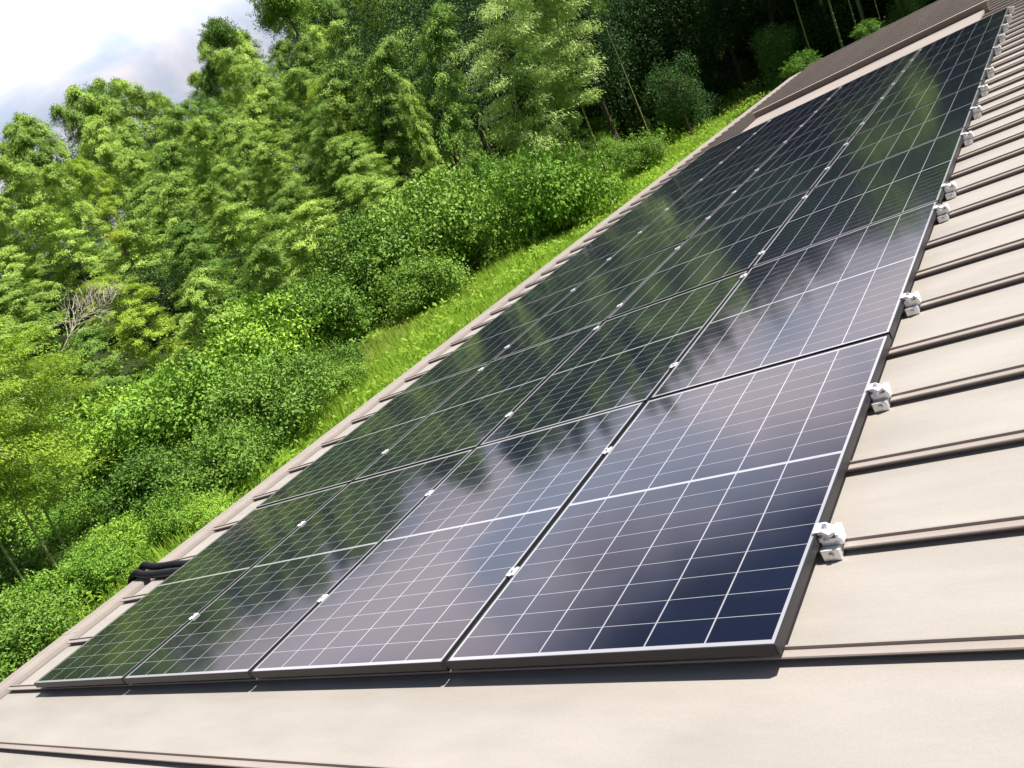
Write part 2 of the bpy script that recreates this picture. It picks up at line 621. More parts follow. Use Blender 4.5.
# fascia, verge trims, walls
mb = MB(); mb.box(-5.155, -5.12, V0 + .02, V1 - .02, RN - .28, RN - .032)
roofpart(mb, 'fascia', M['bar'])
for a, b in ((V0 - .05, V0 - .002), (V1 + .002, V1 + .05)):
    mb = MB(); mb.box(U0, U1, a, b, RN - .2, RN + .045)
    roofpart(mb, 'verge_trim', M['flash'])
mb = MB(); mb.box(U1 + .002, U1 + .1, V0 - .05, V1 + .05, RN - .25, RN + .06)
roofpart(mb, 'ridge_cap', M['flash'], bevel=.01)
wl = MB()
wl.box(-4.7, 6.0, V0 + .3, V1 - .3, GZ - .2, -.52)
o = wl.build('wall', M['wall'], house)
o.location = Vector((0, 0, 0)) - house.location
# raised cover with a brown upstand across the roof beyond the array
mb = MB()
mb.extrude([(12.95, RN + .03), (12.95, RN + .055), (14.10, RN + .075), (14.10, RN + .03)], -4.12, -.40, axis='x')
cover = roofpart(mb, 'joint_flashing', M['flash'])
mb = MB()
mb.box(-4.17, -.34, 14.102, 14.17, RN + .03, RN + .160)
mb.box(-4.19, -.32, 14.085, 14.21, RN + .162, RN + .180, 1)
roofpart(mb, 'upstand', [M['bar'], M['flash']], cover)

# ------------------------------------------------------------------ solar panels
fr = MB()
rw, fh = .006, .032
fr.box(0, rw, 0, PL, -fh, 0)
fr.box(PW - rw, PW, 0, PL, -fh, 0)
fr.box(rw, PW - rw, 0, rw, -fh, 0)
fr.box(rw, PW - rw, PL - rw, PL, -fh, 0)
frame_me = fr.mesh('frame', M['rim'])
gl = MB()
gl.box(rw, PW - rw, rw, PL - rw, -.0055, -.002)
glass_me = gl.mesh('glass', M['cells'])
bk = MB()
bk.box(rw, PW - rw, rw, PL - rw, -.0075, -.0058)
back_me = bk.mesh('backsheet', M['backsheet'])
ordinal = ['first', 'second', 'third', 'fourth', 'fifth', 'sixth', 'last']
colname = ['column by the clamps', 'second column from the clamps', 'second column from the gutter', 'column by the gutter']
prng = random.Random(4)
proto = None
for c in range(4):
    for r in range(7):
        x0, y0 = -PU * c - PW, PV * r
        e = empty('solar_panel', W(x0, y0), (0, 0, 0))
        tilt = Matrix.Rotation(math.radians(prng.gauss(0, .10)), 4, 'Y') @ Matrix.Rotation(math.radians(prng.gauss(0, .07)), 4, 'X')
        e.matrix_world = Matrix.Translation(W(x0, y0)) @ RM @ tilt
        if proto is None:
            a = link('frame', frame_me, e)
            bv = a.modifiers.new('bevel', 'BEVEL'); bv.width = .0012; bv.segments = 2
            proto = [a, link('glass', glass_me, e), link('backsheet', back_me, e)]
        else:
            for ch in proto:
                d = ch.copy(); d.parent = e; COL.objects.link(d)
        tag(e, 'black framed solar panel, %s from the near end, in the %s' % (ordinal[r], colname[c]), 'solar panel', 'solar panels of the array')

# ------------------------------------------------------------------ clamps
ENDK = [1, 3, 5, 8, 9, 12, 14, 16, 18, 21, 23, 25, 27, 29]


def end_clamp_parts(e):
    b = MB()                                  # seam gripping block
    b.box(-.004, .05, -.012, .052, RN + .010, RN + .030)
    b.box(-.002, .048, -.024, -.003, RN + .002, RN + .036)
    b.box(-.002, .048, .036, .056, RN + .002, RN + .036)
    b.build('base_block', M['alu'], e, bevel=.0007)
    b = MB()                                  # stepped rail on the block
    b.box(.002, .062, -.002, .034, RN + .037, RN + .055)
    b.box(.002, .012, -.010, .042, RN + .055, -.012)
    b.box(.030, .062, -.008, .040, RN + .055, RN + .063)
    b.box(.052, .060, -.012, .046, RN + .063, RN + .075)
    b.build('rail', M['alu'], e, bevel=.0007)
    b = MB()                                  # hooked jaw over the frame
    b.extrude([(-.009, .0015), (-.009, .006), (.020, .006), (.034, -.006), (.050, .001), (.054, -.004), (.036, -.016), (.016, -.004), (.004, -.004), (.004, .0015)], -.006, .042, axis='y')
    b.build('jaw', M['alu'], e, bevel=.0005)
    b = MB()
    b.tube([(.022, .018, -.006), (.022, .018, .012)], .0075, 6)
    b.build('bolt', M['bolt'], e)
    b = MB()
    b.tube([(.024, -.032, RN + .02), (.024, -.023, RN + .02)], .008, 6)
    b.build('side_bolt', M['bolt'], e)


def copy_thing(src, loc):
    c = src.copy(); COL.objects.link(c); c.location = loc
    for ch in src.children:
        d = ch.copy(); COL.objects.link(d); d.parent = c
    return c


nth = ['nearest', 'second', 'third', 'fourth', 'fifth', 'sixth', 'seventh', 'eighth', 'ninth', 'tenth', 'eleventh', 'twelfth', 'thirteenth', 'fourteenth']
first = None
for i, k in enumerate(ENDK):
    loc = W(.0, S0 + SP * k)
    if first is None:
        first = empty('end_clamp', loc, (0, -PITCH, 0))
        end_clamp_parts(first)
        e = first
    else:
        e = copy_thing(first, loc)
    tag(e, 'silver seam clamp on the array edge by bare roof, %s from the near corner' % (nth[i] if i else 'first'), 'clamp', 'end clamps along the array edge')
mid0 = None
gapname = ['gap nearest the bare roof', 'middle gap', 'gap nearest the gutter']
for gI in range(3):
    for i, k in enumerate(ENDK):
        loc = W(-PU * (gI + 1) + (PU - PW) / 2 + .0, S0 + SP * k + .016)
        if mid0 is None:
            mid0 = empty('mid_clamp', loc, (0, -PITCH, 0))
            b = MB()
            b.extrude([(-.019, .001), (-.019, .0055), (-.007, .0065), (-.006, .003), (.006, .003), (.007, .0065), (.019, .0055), (.019, .001), (.0075, .001), (.0065, -.03), (-.0065, -.03), (-.0075, .001)], -.024, .024, axis='y')
            b.build('clamp_plate', M['alu'], mid0, bevel=.0008)
            b = MB(); b.tube([(0, 0, .0035), (0, 0, .010)], .0055, 6); b.build('bolt', M['bolt'], mid0)
            b = MB(); b.box(-.02, .02, -.02, .02, RN + .032, -.033); b.build('base_block', M['alu'], mid0)
            e = mid0
        else:
            e = copy_thing(mid0, loc)
        tag(e, 'small silver panel clamp, %s from the near end, in the %s' % (nth[i] if i else 'first', gapname[gI]), 'clamp', 'clamps between the panel columns')

# ------------------------------------------------------------------ corrugated conduits over the gutter
def conduit(v, dn, label):
    pts, rad = [], []
    ctrl = [(-4.45, v - .03, -.055), (-4.72, v, -.05), (-4.95, v + .02, -.05 + dn), (-5.2, v + .05, -.055 + dn), (-5.45, v + .10, -.062 + dn), (-5.66, v + .15, -.062 + dn),
            (-5.79, v + .15, -.11), (-5.86, v + .15, -.2), (-5.86, v + .15, -.6), (-5.80, v + .15, -1.6), (-5.78, v + .15, -2.4)]
    P = [Vector(c) for c in ctrl]
    fine = []
    for i in range(len(P) - 1):
        p0, p1, p2, p3 = P[max(i - 1, 0)], P[i], P[i + 1], P[min(i + 2, len(P) - 1)]
        m = max(6, int((p2 - p1).length / .004))
        for j in range(m):
            s = j / m
            fine.append(.5 * ((2 * p1) + (p2 - p0) * s + (2 * p0 - 5 * p1 + 4 * p2 - p3) * s * s + (3 * p1 - p0 - 3 * p2 + p3) * s ** 3))
    b = MB()
    b.tube(fine, [.027 + .002 * math.sin(i * 1.57) for i in range(len(fine))], 12)
    base = W(-5.86, v + .15, -.2)
    o = b.build('cable_conduit', M['rubber'], None, smooth=True)
    o.rotation_euler = (0, -PITCH, 0)
    tag(o, label, 'cable conduit', 'black conduits over the gutter')
    return o


conduit(1.13, .002, 'black ribbed cable conduit over the gutter, the one nearer the front of the roof')
conduit(1.215, .012, 'black ribbed cable conduit over the gutter, the one farther from the roof front')

# ------------------------------------------------------------------ plants: prototypes
def bamboo_proto(seed, H=10., lean=1.6, first=.22, nodes_=42, per=175, spread=2.0, big=1.0, density=1.0, lf=1.0):
    r = np.random.default_rng(seed)
    n = 30
    t = np.linspace(0, 1, n)
    cx = lean * (.25 * t ** 2 + .75 * t ** 4.5)
    cy = .25 * np.sin(t * 2.6 + seed) * t
    cz = H * (t - .075 * t ** 7)
    C = np.stack([cx, cy, cz], 1)
    cm = MB()
    rad = .055 * (1 - .86 * t) * big
    ptsc, rr = [], []
    for i in range(n):
        ptsc.append(tuple(C[i])); rr.append(float(rad[i]))
        if i < n - 1 and i % 1 == 0:           # a swollen node
            m = C[i] * .5 + C[i + 1] * .5
            d = (C[i + 1] - C[i]) * .03
            ptsc += [tuple(m - d), tuple(m), tuple(m + d)]
            rm = float(rad[i] * .5 + rad[i + 1] * .5)
            rr += [rm, rm * 1.28, rm]
    cm.tube(ptsc, rr, 6)
    cs, ds, ns, ls, ws = [], [], [], [], []
    az = r.uniform(0, 6.28)
    for k in range(nodes_):
        u = (k + r.uniform(-.3, .3)) / nodes_
        tt = first + (1 - first) * max(0, min(1, u))
        p = np.array([np.interp(tt, t, C[:, j]) for j in range(3)])
        az += 2.4 + r.uniform(-.5, .5)
        L = spread * (.55 + .5 * math.sin(math.pi * max(0, u) ** .9)) * (1 - .5 * max(0, (u - .8) / .2) ** 2) * r.uniform(.65, 1.15)
        for br in range(2):
            a = az + br * 2.0 + r.uniform(-.4, .4)
            Lb = L * (1 if br == 0 else .7)
            o = np.array([math.cos(a), math.sin(a), 0])
            up = r.uniform(.35, .75)
            m = int(per * density * (.35 + .65 * Lb / spread))
            s = r.uniform(.18, 1.0, m) ** .8
            path = p + o * (s * Lb * .9)[:, None]
            path[:, 2] += s * Lb * up - .55 * Lb * s ** 2
            jit = r.normal(0, 1, (m, 3)) * np.array([.17, .17, .085]) * (.5 + .9 * Lb / spread)
            cs.append(path + jit)
            dd = o * .75 + r.normal(0, .5, (m, 3)) + np.array([0, 0, -.5]) * r.uniform(.3, 1.5, m)[:, None]
            ds.append(dd)
            nn = r.normal(0, .38, (m, 3)) + np.array([0, 0, 1.25]) + o * .3
            ns.append(nn)
            ls.append(r.uniform(.17, .33, m) * lf); ws.append(r.uniform(.04, .062, m) * lf)
            q = [tuple(p + o * (x * Lb * .9) + np.array([0, 0, x * Lb * up - .55 * Lb * x * x])) for x in (0, .35, .7, 1)]
            cm.tube(q, [.012, .009, .006, .003], 3, cap=False)
    V = leaf_quads(np.concatenate(cs), np.concatenate(ds), np.concatenate(ns), np.concatenate(ls), np.concatenate(ws))
    return cm, V, C[-1]


def plume_proto(seed, H=10., lean=1.4, first=.16, R0=1.7, tufts=160, per=150, skirt=.75):
    """bamboo in full leaf: a leaning dome-topped plume of drooping leaf tufts"""
    r = np.random.default_rng(seed)
    n = 26
    t = np.linspace(0, 1, n)
    C = np.stack([lean * (.3 * t ** 2 + .7 * t ** 4), .3 * np.sin(t * 2.4 + seed) * t, H * (t - .075 * t ** 7)], 1)
    cm = MB()
    cm.tube([tuple(p) for p in C], list(.055 * (1 - .85 * t)), 6)
    ps, ds, ns, ls, ws = [], [], [], [], []
    ph = r.uniform(0, 6.28, 4)
    for k in range(tufts):
        u = r.uniform(0, 1) ** .8
        a = r.uniform(0, 6.28)
        tt = first + (1 - first) * u
        prof_ = (skirt + (1 - skirt) * math.sin(math.pi * min(1, u * 1.1))) * math.sqrt(max(0.03, 1 - max(0, (u - .45) / .56) ** 2.2))
        lob = 1 + .22 * math.sin(2 * a + ph[0] + u * 5) + .18 * math.sin(3 * a + ph[1] - u * 9) + .12 * math.sin(5 * a + ph[2] + u * 13)
        R = R0 * prof_ * lob * r.uniform(.55, 1.05)
        o = np.array([math.cos(a), math.sin(a), 0.])
        p = np.array([np.interp(tt, t, C[:, j]) for j in range(3)])
        m = int(per * r.uniform(.6, 1.3))
        q = r.uniform(0, 1, m)                       # along a drooping spray
        L = r.uniform(.5, .95)
        base = p + o * (R - L * .5)
        c = base + o * (q * L)[:, None]
        c[:, 2] += .30 * q * L - .55 * L * q ** 2 + r.uniform(-.1, .1)
        c += r.normal(0, 1, (m, 3)) * np.array([.13, .13, .085])
        ps.append(c)
        ds.append(o * .7 + r.normal(0, .45, (m, 3)) + np.array([0, 0, -.55]))
        up = .75 + .9 * max(0, u - .6)
        ns.append(o * .9 + r.normal(0, .27, (m, 3)) + np.array([0, 0, up - .2]))
        ls.append(r.uniform(.13, .24, m)); ws.append(r.uniform(.034, .052, m))
        if k % 3 == 0:
            cm.tube([tuple(p), tuple((p + base) / 2 + np.array([0, 0, .12])), tuple(base + o * L * .6)], [.012, .009, .004], 3, cap=False)
    return cm, leaf_quads(*[np.concatenate(x) for x in (ps, ds, ns, ls, ws)])


def lump_crown(seed, nl, per, shape=(1, 1, .85), lump=(.22, .40), leaf=(.055, .085), bottom=-.35, hollow=.72, bump=.25, shoots=0):
    r = np.random.default_rng(seed)
    c = []
    while len(c) < nl:
        d = unit(r.normal(0, 1, 3))
        if d[2] < bottom:
            continue
        rr = r.uniform(hollow, 1.0) - (.25 if r.uniform() < .2 else 0)
        c.append(d * rr * (.74 + .28 * math.sin(3 * d[0] + seed) * math.cos(2.3 * d[1] + seed)))
    c = np.array(c)
    P, D, N, Ls, Ws = [], [], [], [], []
    for ci in c:
        R = r.uniform(*lump)
        m = int(per * (R / .3) ** 2)
        d = unit(r.normal(0, 1, (m, 3)) + ci * .7 + np.array([0, 0, .3]))
        rad = R * r.uniform(.55, 1.08, m) * (1 + bump * np.sin(d[:, 0] * 7 + ci[0] * 9) * np.sin(d[:, 1] * 6 + ci[1] * 7) * np.sin(d[:, 2] * 6 + 2))
        P.append((ci + d * rad[:, None]) * np.array(shape))
        D.append(d * .35 + r.normal(0, .7, (m, 3)) + np.array([0, 0, -.15]))
        N.append(d * 1.0 + r.normal(0, .36, (m, 3)) + np.array([0, 0, .3]))
        Ls.append(r.uniform(*leaf, m)); Ws.append(r.uniform(*leaf, m) * .52)
    for k in range(int(shoots)):                    # shoots that stick out of the crown
        d0 = unit(r.normal(0, 1, 3) + np.array([0, 0, .7]))
        m = 34
        q = r.uniform(0, 1, m)
        L = r.uniform(.25, .5)
        cur = unit(d0 + np.array([0, 0, .35]) + r.normal(0, .25, 3))
        P.append((d0 * .88 + cur * (q * L)[:, None] - np.array([0, 0, .5]) * (q ** 2 * L * .5)[:, None] + r.normal(0, .035, (m, 3))) * np.array(shape))
        D.append(cur * .5 + r.normal(0, .6, (m, 3)))
        N.append(r.normal(0, .5, (m, 3)) + np.array([0, 0, 1.]))
        Ls.append(r.uniform(*leaf, m) * 1.1); Ws.append(r.uniform(*leaf, m) * .5)
    return leaf_quads(np.concatenate(P), np.concatenate(D), np.concatenate(N), np.concatenate(Ls), np.concatenate(Ws)), c * np.array(shape)


def limbs(seed, centres, base, r0, n=12, mat='bark', trunk_top=.0):
    r = np.random.default_rng(seed + 77)
    b = MB()
    top = np.array([0, 0, trunk_top])
    base = np.array(base)
    pts = [tuple(base * (1 - s) + top * s + np.array([math.sin(s * 4 + seed) * .03, math.cos(s * 3 + seed) * .03, 0])) for s in np.linspace(0, 1, 8)]
    b.tube(pts, [r0 * (1.25 - .7 * s) if s > 0 else r0 * 1.6 for s in np.linspace(0, 1, 8)], 8)
    for i in r.choice(len(centres), min(n, len(centres)), replace=False):
        e = centres[i] * .93
        s0 = r.uniform(.45, .98)
        st = base * (1 - s0) + top * s0
        mid = st * .5 + e * .5 + r.normal(0, .05, 3) + np.array([0, 0, .05])
        b.tube([tuple(st), tuple(mid), tuple(e)], [r0 * .42, r0 * .25, r0 * .08], 5, cap=False)
    return b


def trunk_to_ground(e, z0=-.3):
    """a tapered trunk from the crown of a plant down into the slope"""
    g = float(ground_z(e.location.x, e.location.y)) - .2
    zb = (g - e.location.z) / e.scale[2]
    b = MB()
    b.tube([(.04 * math.sin(k * 1.9), .04 * math.cos(k * 1.3), z0 + (zb - z0) * k / 7) for k in range(8)], [.05 + .012 * k for k in range(8)], 8)
    b.build('trunk', M['bark'], e)


class Plant:
    """one prototype: crown mesh + stem mesh, instanced as thing > crown, stem"""
    def __init__(self, crown, stem, cname='crown', sname='culm'):
        self.crown, self.stem, self.cname, self.sname = crown, stem, cname, sname

    def put(self, name, loc, rz, sc, label, cat, group=None, tilt=(0, 0)):
        e = empty(name, loc, (tilt[0], tilt[1], rz))
        e.scale = sc if hasattr(sc, '__len__') else (sc, sc, sc)
        for nm, me_ in ((self.cname, self.crown), (self.sname, self.stem)):
            if me_ is not None:
                link(nm, me_, e)
        tag(e, label, cat, group)
        return e


BAM, BAMY = [], []
for s in range(7):
    cm, V = plume_proto(20 + s, lean=[1.2, 2.4, 1.6, 2.9, .9, 1.9, 1.4][s], first=[.12, .2, .16, .22, .1, .18, .3][s], R0=[1.75, 1.5, 1.9, 1.45, 1.65, 1.8, 1.4][s])
    BAM.append(Plant(quads_mesh('bamboo_crown', V, M['bamboo']), cm.mesh('bamboo_culm', M['culm'])))
    if s < 2:
        BAMY.append(Plant(quads_mesh('young_bamboo_crown', V, M['bamboo_yellow']), BAM[-1].stem))
TALL = []
for s in range(2):
    cm, V, tip = bamboo_proto(60 + s, lean=[2.6, 2.0][s], first=[.24, .34][s], nodes_=30, per=400, lf=.62, spread=[2.0, 1.7][s], big=1.0)
    TALL.append(Plant(quads_mesh('tall_bamboo_crown', V, M['bamboo']), cm.mesh('tall_bamboo_culm', M['culm'])))
cm, V, tip = bamboo_proto(66, H=10, lean=1.0, first=.62, nodes_=20, per=90, spread=1.8, big=1.2)
BARE = Plant(quads_mesh('bare_bamboo_crown', V, M['bamboo']), cm.mesh('bare_bamboo_culm', M['culm']))
cm, V, tip = bamboo_proto(67, H=10, lean=2.4, first=.4, nodes_=26, per=380, lf=.6, spread=2.6, big=.9)
LEFTB = Plant(quads_mesh('near_bamboo_crown', V, M['bamboo_yellow']), cm.mesh('near_bamboo_culm', M['culm']))


def shrub(seed, mat, **k):
    V, c = lump_crown(seed, **k)
    V = V + np.array([0, 0, .55])
    st = limbs(seed, c + np.array([0, 0, .55]), (0, 0, -.45), .05, trunk_top=.5)
    return Plant(quads_mesh('shrub_crown', V, M[mat]), st.mesh('shrub_stem', M['bark']), 'crown', 'stem')


BUSH = [shrub(1 + s, 'bush', nl=70, per=330, shape=(1.15, 1.0, .85), lump=(.12, .44), leaf=(.045, .08), hollow=.38, bump=.55, shoots=46) for s in range(4)]
BUSHB = [shrub(11 + s, 'bush_bright', nl=64, per=330, shape=(1.2, 1.0, .75), lump=(.12, .44), leaf=(.045, .085), hollow=.38, bump=.55, shoots=46) for s in range(3)]


def broadtree(seed, mat='tree'):
    V, c = lump_crown(seed, nl=90, per=230, shape=(.95, .95, 1.35), lump=(.15, .32), leaf=(.032, .055), bottom=-.95, hollow=.5)
    V = V + np.array([0, 0, 1.5])
    st = limbs(seed, c + np.array([0, 0, 1.5]), (0, 0, -.1), .045, n=22, trunk_top=2.0)
    return Plant(quads_mesh('tree_crown', V, M[mat]), st.mesh('tree_trunk', M['bark']), 'crown', 'trunk')


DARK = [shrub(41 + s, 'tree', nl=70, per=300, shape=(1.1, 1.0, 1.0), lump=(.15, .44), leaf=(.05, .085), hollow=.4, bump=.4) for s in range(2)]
TREE = [broadtree(31 + s) for s in range(4)]
cm, V, tip = bamboo_proto(68, H=10, lean=1.5, first=.42, nodes_=26, per=170, spread=1.9, big=1.2, lf=.85)
HIGHY = Plant(quads_mesh('high_bamboo_crown', V, M['bamboo_yellow']), cm.mesh('high_bamboo_culm', M['culm']))
LITTREE = [broadtree(51 + s, 'bush') for s in range(2)]
M['litleaf'] = leafmat('sunlit_broad_leaf', (.03, .09, .02), (.15, .28, .05), .15, .5)  # lighter copy of the leaf tone, standing for sunlit sprays
for p_ in LITTREE:
    p_.crown.materials[0] = M['litleaf']
M['pale'] = leafmat('pale_bamboo_leaf', (.20, .38, .08), (.62, .76, .27), .3, .55)
for p_ in TALL:
    p_.crown.materials[0] = M['pale']

# ------------------------------------------------------------------ the forest on the hill
frng = random.Random(7)
CX, CY = CAM.x, CAM.y


def azd(x, y):
    return math.degrees(math.atan2(-(x - CX), y - CY)), math.hypot(x - CX, y - CY)


def sky_el(az):
    """elevation of the forest skyline seen from the roof, degrees"""
    pts = [(-60, 10), (-20, 12.5), (0, 13.5), (20, 14), (30, 15.5), (39, 15.5), (41.5, 14.5), (42.3, 11.6), (44, 10.6), (46, 12), (47.4, 12.2), (48.5, 10.4), (51.5, 11.0), (54, 12.2), (57, 12.6), (60, 11.6), (63, 10.8), (70, 11.5), (90, 12)]
    return float(np.interp(az, [p[0] for p in pts], [p[1] for p in pts]))


nb = nt_ = 0
placed = []
rows = [3.5, 8.0, 13.0, 18.0, 23.5, 29.5, 36.0, 44.0]
for ri, d in enumerate(rows):
    # walk along the edge line, first northwards at x=-19-d, then eastwards at y=50+d
    path = [(-19 - d, y) for y in np.arange(-9, 50 + d, 3.3)] + [(x, 50 + d) for x in np.arange(-19 - d, 30, 3.2)]
    for (x, y) in path:
        x += frng.uniform(-1.1, 1.1); y += frng.uniform(-1.0, 1.0)
        az, D = azd(x, y)
        if az > 86 or az < -32:
            continue
        gz = float(ground_z(x, y))
        fr_ = ri / (len(rows) - 1)
        top_el = sky_el(az)
        if az > 42:
            el = 1.2 + (top_el + .5 - 1.2) * (min(1, ri / 6) ** .8) + frng.uniform(-1.3, .7) * (1 if ri < 5 else .6)
        else:
            mixw = min(1, (42 - az) / 8)
            el = (1.6 + (top_el - 1.6) * fr_ ** .8) * (1 - mixw) + (top_el * (.62 + .38 * fr_)) * mixw + frng.uniform(-1.6, .5)
        ztop = CAM.z + D * math.tan(math.radians(el))
        H = max(3.6, ztop - gz)
        if az > 28.5 + frng.uniform(-2, 2):
            if (27 < az < 41 and ri < 5 and frng.random() < .62) or (25 < az < 33 and ri < 4):
                continue
            p = BAM[frng.randrange(7)] if frng.random() > .06 else BAMY[frng.randrange(2)]
            h = min(H, 12.5)
            w = (.52 + .045 * h + frng.uniform(-.1, .2)) * .84
            zone = 'along the crest against the sky' if (ri >= 6 and az > 41) else ('on the middle of the wooded slope' if ri >= 2 else 'at the foot of the wooded slope')
            p.put('bamboo', (x, y, ztop - h if h < H else gz), frng.uniform(0, 6.28), (w, w, h / 9.25),
                  'leafy green bamboo plume crowded among others ' + zone, 'bamboo', 'bamboos ' + zone)
            nb += 1
        else:
            if ri in (1, 3) and frng.random() < .35:
                continue
            R = H / 2.9
            w = min(R, 3.4) * frng.uniform(.9, 1.15)
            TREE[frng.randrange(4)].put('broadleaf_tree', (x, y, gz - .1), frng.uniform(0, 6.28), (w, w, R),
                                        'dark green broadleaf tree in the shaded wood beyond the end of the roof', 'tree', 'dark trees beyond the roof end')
            nt_ += 1
urng = random.Random(21)
for i in range(34):
    az = urng.uniform(-8, 27)
    D = urng.uniform(54, 62) if az < 16 else urng.uniform(46, 58)
    x = CX - D * math.sin(math.radians(az)); y = CY + D * math.cos(math.radians(az))
    if y < 51 and x > -20.5:
        continue
    R = urng.uniform(1.2, 2.4)
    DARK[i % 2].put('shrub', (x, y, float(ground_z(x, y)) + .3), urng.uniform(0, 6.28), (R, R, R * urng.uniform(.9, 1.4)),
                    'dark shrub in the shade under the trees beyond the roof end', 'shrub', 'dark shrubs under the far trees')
print('bamboos', nb, 'trees', nt_)

# --- the bamboos one can tell apart
def towards(px, py, px2, py2, D):
    """world direction angle of a lean seen in the photo from one pixel to another"""
    a, b = at(px, py, D), at(px2, py2, D)
    return math.atan2(b.y - a.y, b.x - a.x)


def bam_at(plant, bx, by, tx, ty, label, name='bamboo', wide=1.0, D=None, grp=None, unitlean=2.0):
    if D is None:
        p, D = hit(bx, by)
    else:
        p = at(bx, by, D)
        p.z = float(ground_z(p.x, p.y))
    t = at(tx, ty, D)
    H = t.z - p.z
    rz = math.atan2(t.y - p.y, t.x - p.x)
    hor = math.hypot(t.x - p.x, t.y - p.y)
    s = H / 9.25
    e = plant.put(name, p, rz, (max(.35, hor / unitlean) if hor > .5 else wide * s, wide * s, s), label, 'bamboo', grp)
    return e


bam_at(TALL[0], 534, 160, 462, -12, 'tall pale arching bamboo with a long bright plume above the round bush', wide=1.1, unitlean=2.4, D=37)
bam_at(TALL[1], 605, 168, 520, -60, 'tall arching bamboo with a bare lower culm rising right of the round bush', wide=1.0, unitlean=1.9, D=39)
bam_at(TALL[1], 592, 170, 540, -20, 'thinner bare-stemmed bamboo close behind the bare culm right of the round bush', wide=.75, unitlean=2.0, D=39.6)
bam_at(LEFTB, 66, 582, 28, 330, 'feathery yellow green bamboo on a slanting ringed culm by the near shrubs', wide=1.0, unitlean=2.4, D=18)
bam_at(LEFTB, 82, 574, 60, 365, 'yellow green bamboo on the thinner slanting culm behind the feathery one', wide=.8, unitlean=2.4, D=18.6)
bam_at(LEFTB, 26, 585, -30, 330, 'yellow green bamboo with its culm leaning out of the picture edge', wide=.9, unitlean=2.4, D=18)
bam_at(BARE, 842, 46, 790, -120, 'pale bare leaning pole-like bamboo stem beyond the far roof, thickest there', wide=1.2, D=47, unitlean=1.0)
bam_at(BARE, 813, 60, 778, -110, 'slim bare green bamboo stem beyond the far roof corner', wide=.9, D=46, unitlean=1.0)
bam_at(BARE, 858, 33, 820, -120, 'slim bare bamboo stem right of the thick pale one beyond the far roof', wide=.8, D=48, unitlean=1.0)
bam_at(BARE, 882, 26, 850, -120, 'bare bamboo stem behind the far roof, the one farthest along it', wide=.8, D=49, unitlean=1.0)
bam_at(BARE, 640, 110, 560, -60, 'long bare grey bamboo stem slanting across the dark wood', wide=.8, D=44, unitlean=1.0)

# dry bleached cane spray at the left
def dry_cane(px0, py0, px1, py1, D, label, name='dry_bamboo'):
    a, b_ = at(px0, py0, D), at(px1, py1, D)
    r = np.random.default_rng(int(px0))
    b = MB()
    A, B = np.array(a), np.array(b_)
    up = np.array([0, 0, 1.])
    side = unit(np.cross(B - A, np.array(FWD)))
    pts = [A + (B - A) * s + up * .25 * math.sin(s * 3.1) for s in np.linspace(0, 1, 12)]
    pts = [p - A for p in pts]
    b.tube([tuple(p) for p in pts], list(np.linspace(.024, .006, 12)), 6)
    for i in range(2, 12):
        for k in range(4):
            L = r.uniform(.5, 1.1) * (1.1 - .5 * i / 12)
            d = unit(unit(B - A) * .8 + side * r.uniform(-.2, 1.2) + r.normal(0, .35, 3))
            q = [pts[i], pts[i] + d * L * .5 + up * .05, pts[i] + d * L - up * .12 * L]
            b.tube([tuple(x) for x in q], [.010, .007, .003], 3, cap=False)
            for m in range(4):
                s = pts[i] + d * L * r.uniform(.3, .9)
                dd = unit(d + r.normal(0, .5, 3))
                b.tube([tuple(s), tuple(s + dd * .3)], [.006, .002], 3, cap=False)
    o = b.build(name, M['drycane'])
    o.location = a
    tag(o, label, 'bamboo')


dry_cane(62, 352, 112, 303, 24, 'bleached dead bamboo spray above the feathery yellow green bamboo')
bam_at(BAM[2], 285, 215, 262, 118, 'bamboo plume filling the dip just left of the tall crest', wide=1.1, D=60, unitlean=1.6)
bam_at(BAM[4], 190, 225, 172, 140, 'bamboo plume standing mid slope straight above the big mounded shrub', wide=1.1, D=52, unitlean=1.6)
for bx, by, tx, ty, D, k, lab in ((455, 150, 425, 10, 42, 3, 'bright bamboo plume standing left of the tall pale arching bamboo'),
                                  (405, 175, 378, 45, 45, 1, 'bamboo plume in front of the added dark trees, above the darker shrub'),
                                  (362, 185, 335, 62, 47, 5, 'bamboo plume at the left rim of the added dark trees'),
                                  (430, 165, 408, 80, 38, 6, 'lower bamboo plume half hidden behind the large rounded shrub'),
                                  (560, 140, 540, 20, 44, 0, 'bamboo plume between the two tall arching bamboos')):
    bam_at(BAM[k], bx, by, tx, ty, lab, wide=.95, D=D, unitlean=1.8)
hr = random.Random(17)
for i in range(13):
    az = -7 + i * 1.6 + hr.uniform(-.6, .6)
    D = hr.uniform(49, 54)
    x, y = CX - D * math.sin(math.radians(az)), CY + D * math.cos(math.radians(az))
    if y < 44:
        continue
    g = float(ground_z(x, y))
    H = CAM.z + D * math.tan(math.radians(hr.uniform(9.5, 13))) - g
    HIGHY.put('bamboo', (x, y, g), hr.uniform(0, 6.28), (H / 9.25, H / 9.25, H / 9.25),
              'high bare stemmed bamboo behind the far roof end with its crown above the picture', 'bamboo', 'high bamboos behind the far roof end')
# small tree with yellow leaves in the bamboo
V, c = lump_crown(91, nl=18, per=90, lump=(.12, .3), leaf=(.08, .15), hollow=.25)
yp = Plant(quads_mesh('yellow_crown', V, M['yellow']), limbs(91, c, (0, 0, -.9), .03, trunk_top=0).mesh('yellow_stem', M['bark']), 'crown', 'stem')
p = at(119, 240, 36.5)
trunk_to_ground(yp.put('yellowing_tree', p, 0.3, (.62, .62, .75), 'small tree with yellow leaves poking out of the green bamboo', 'tree'))

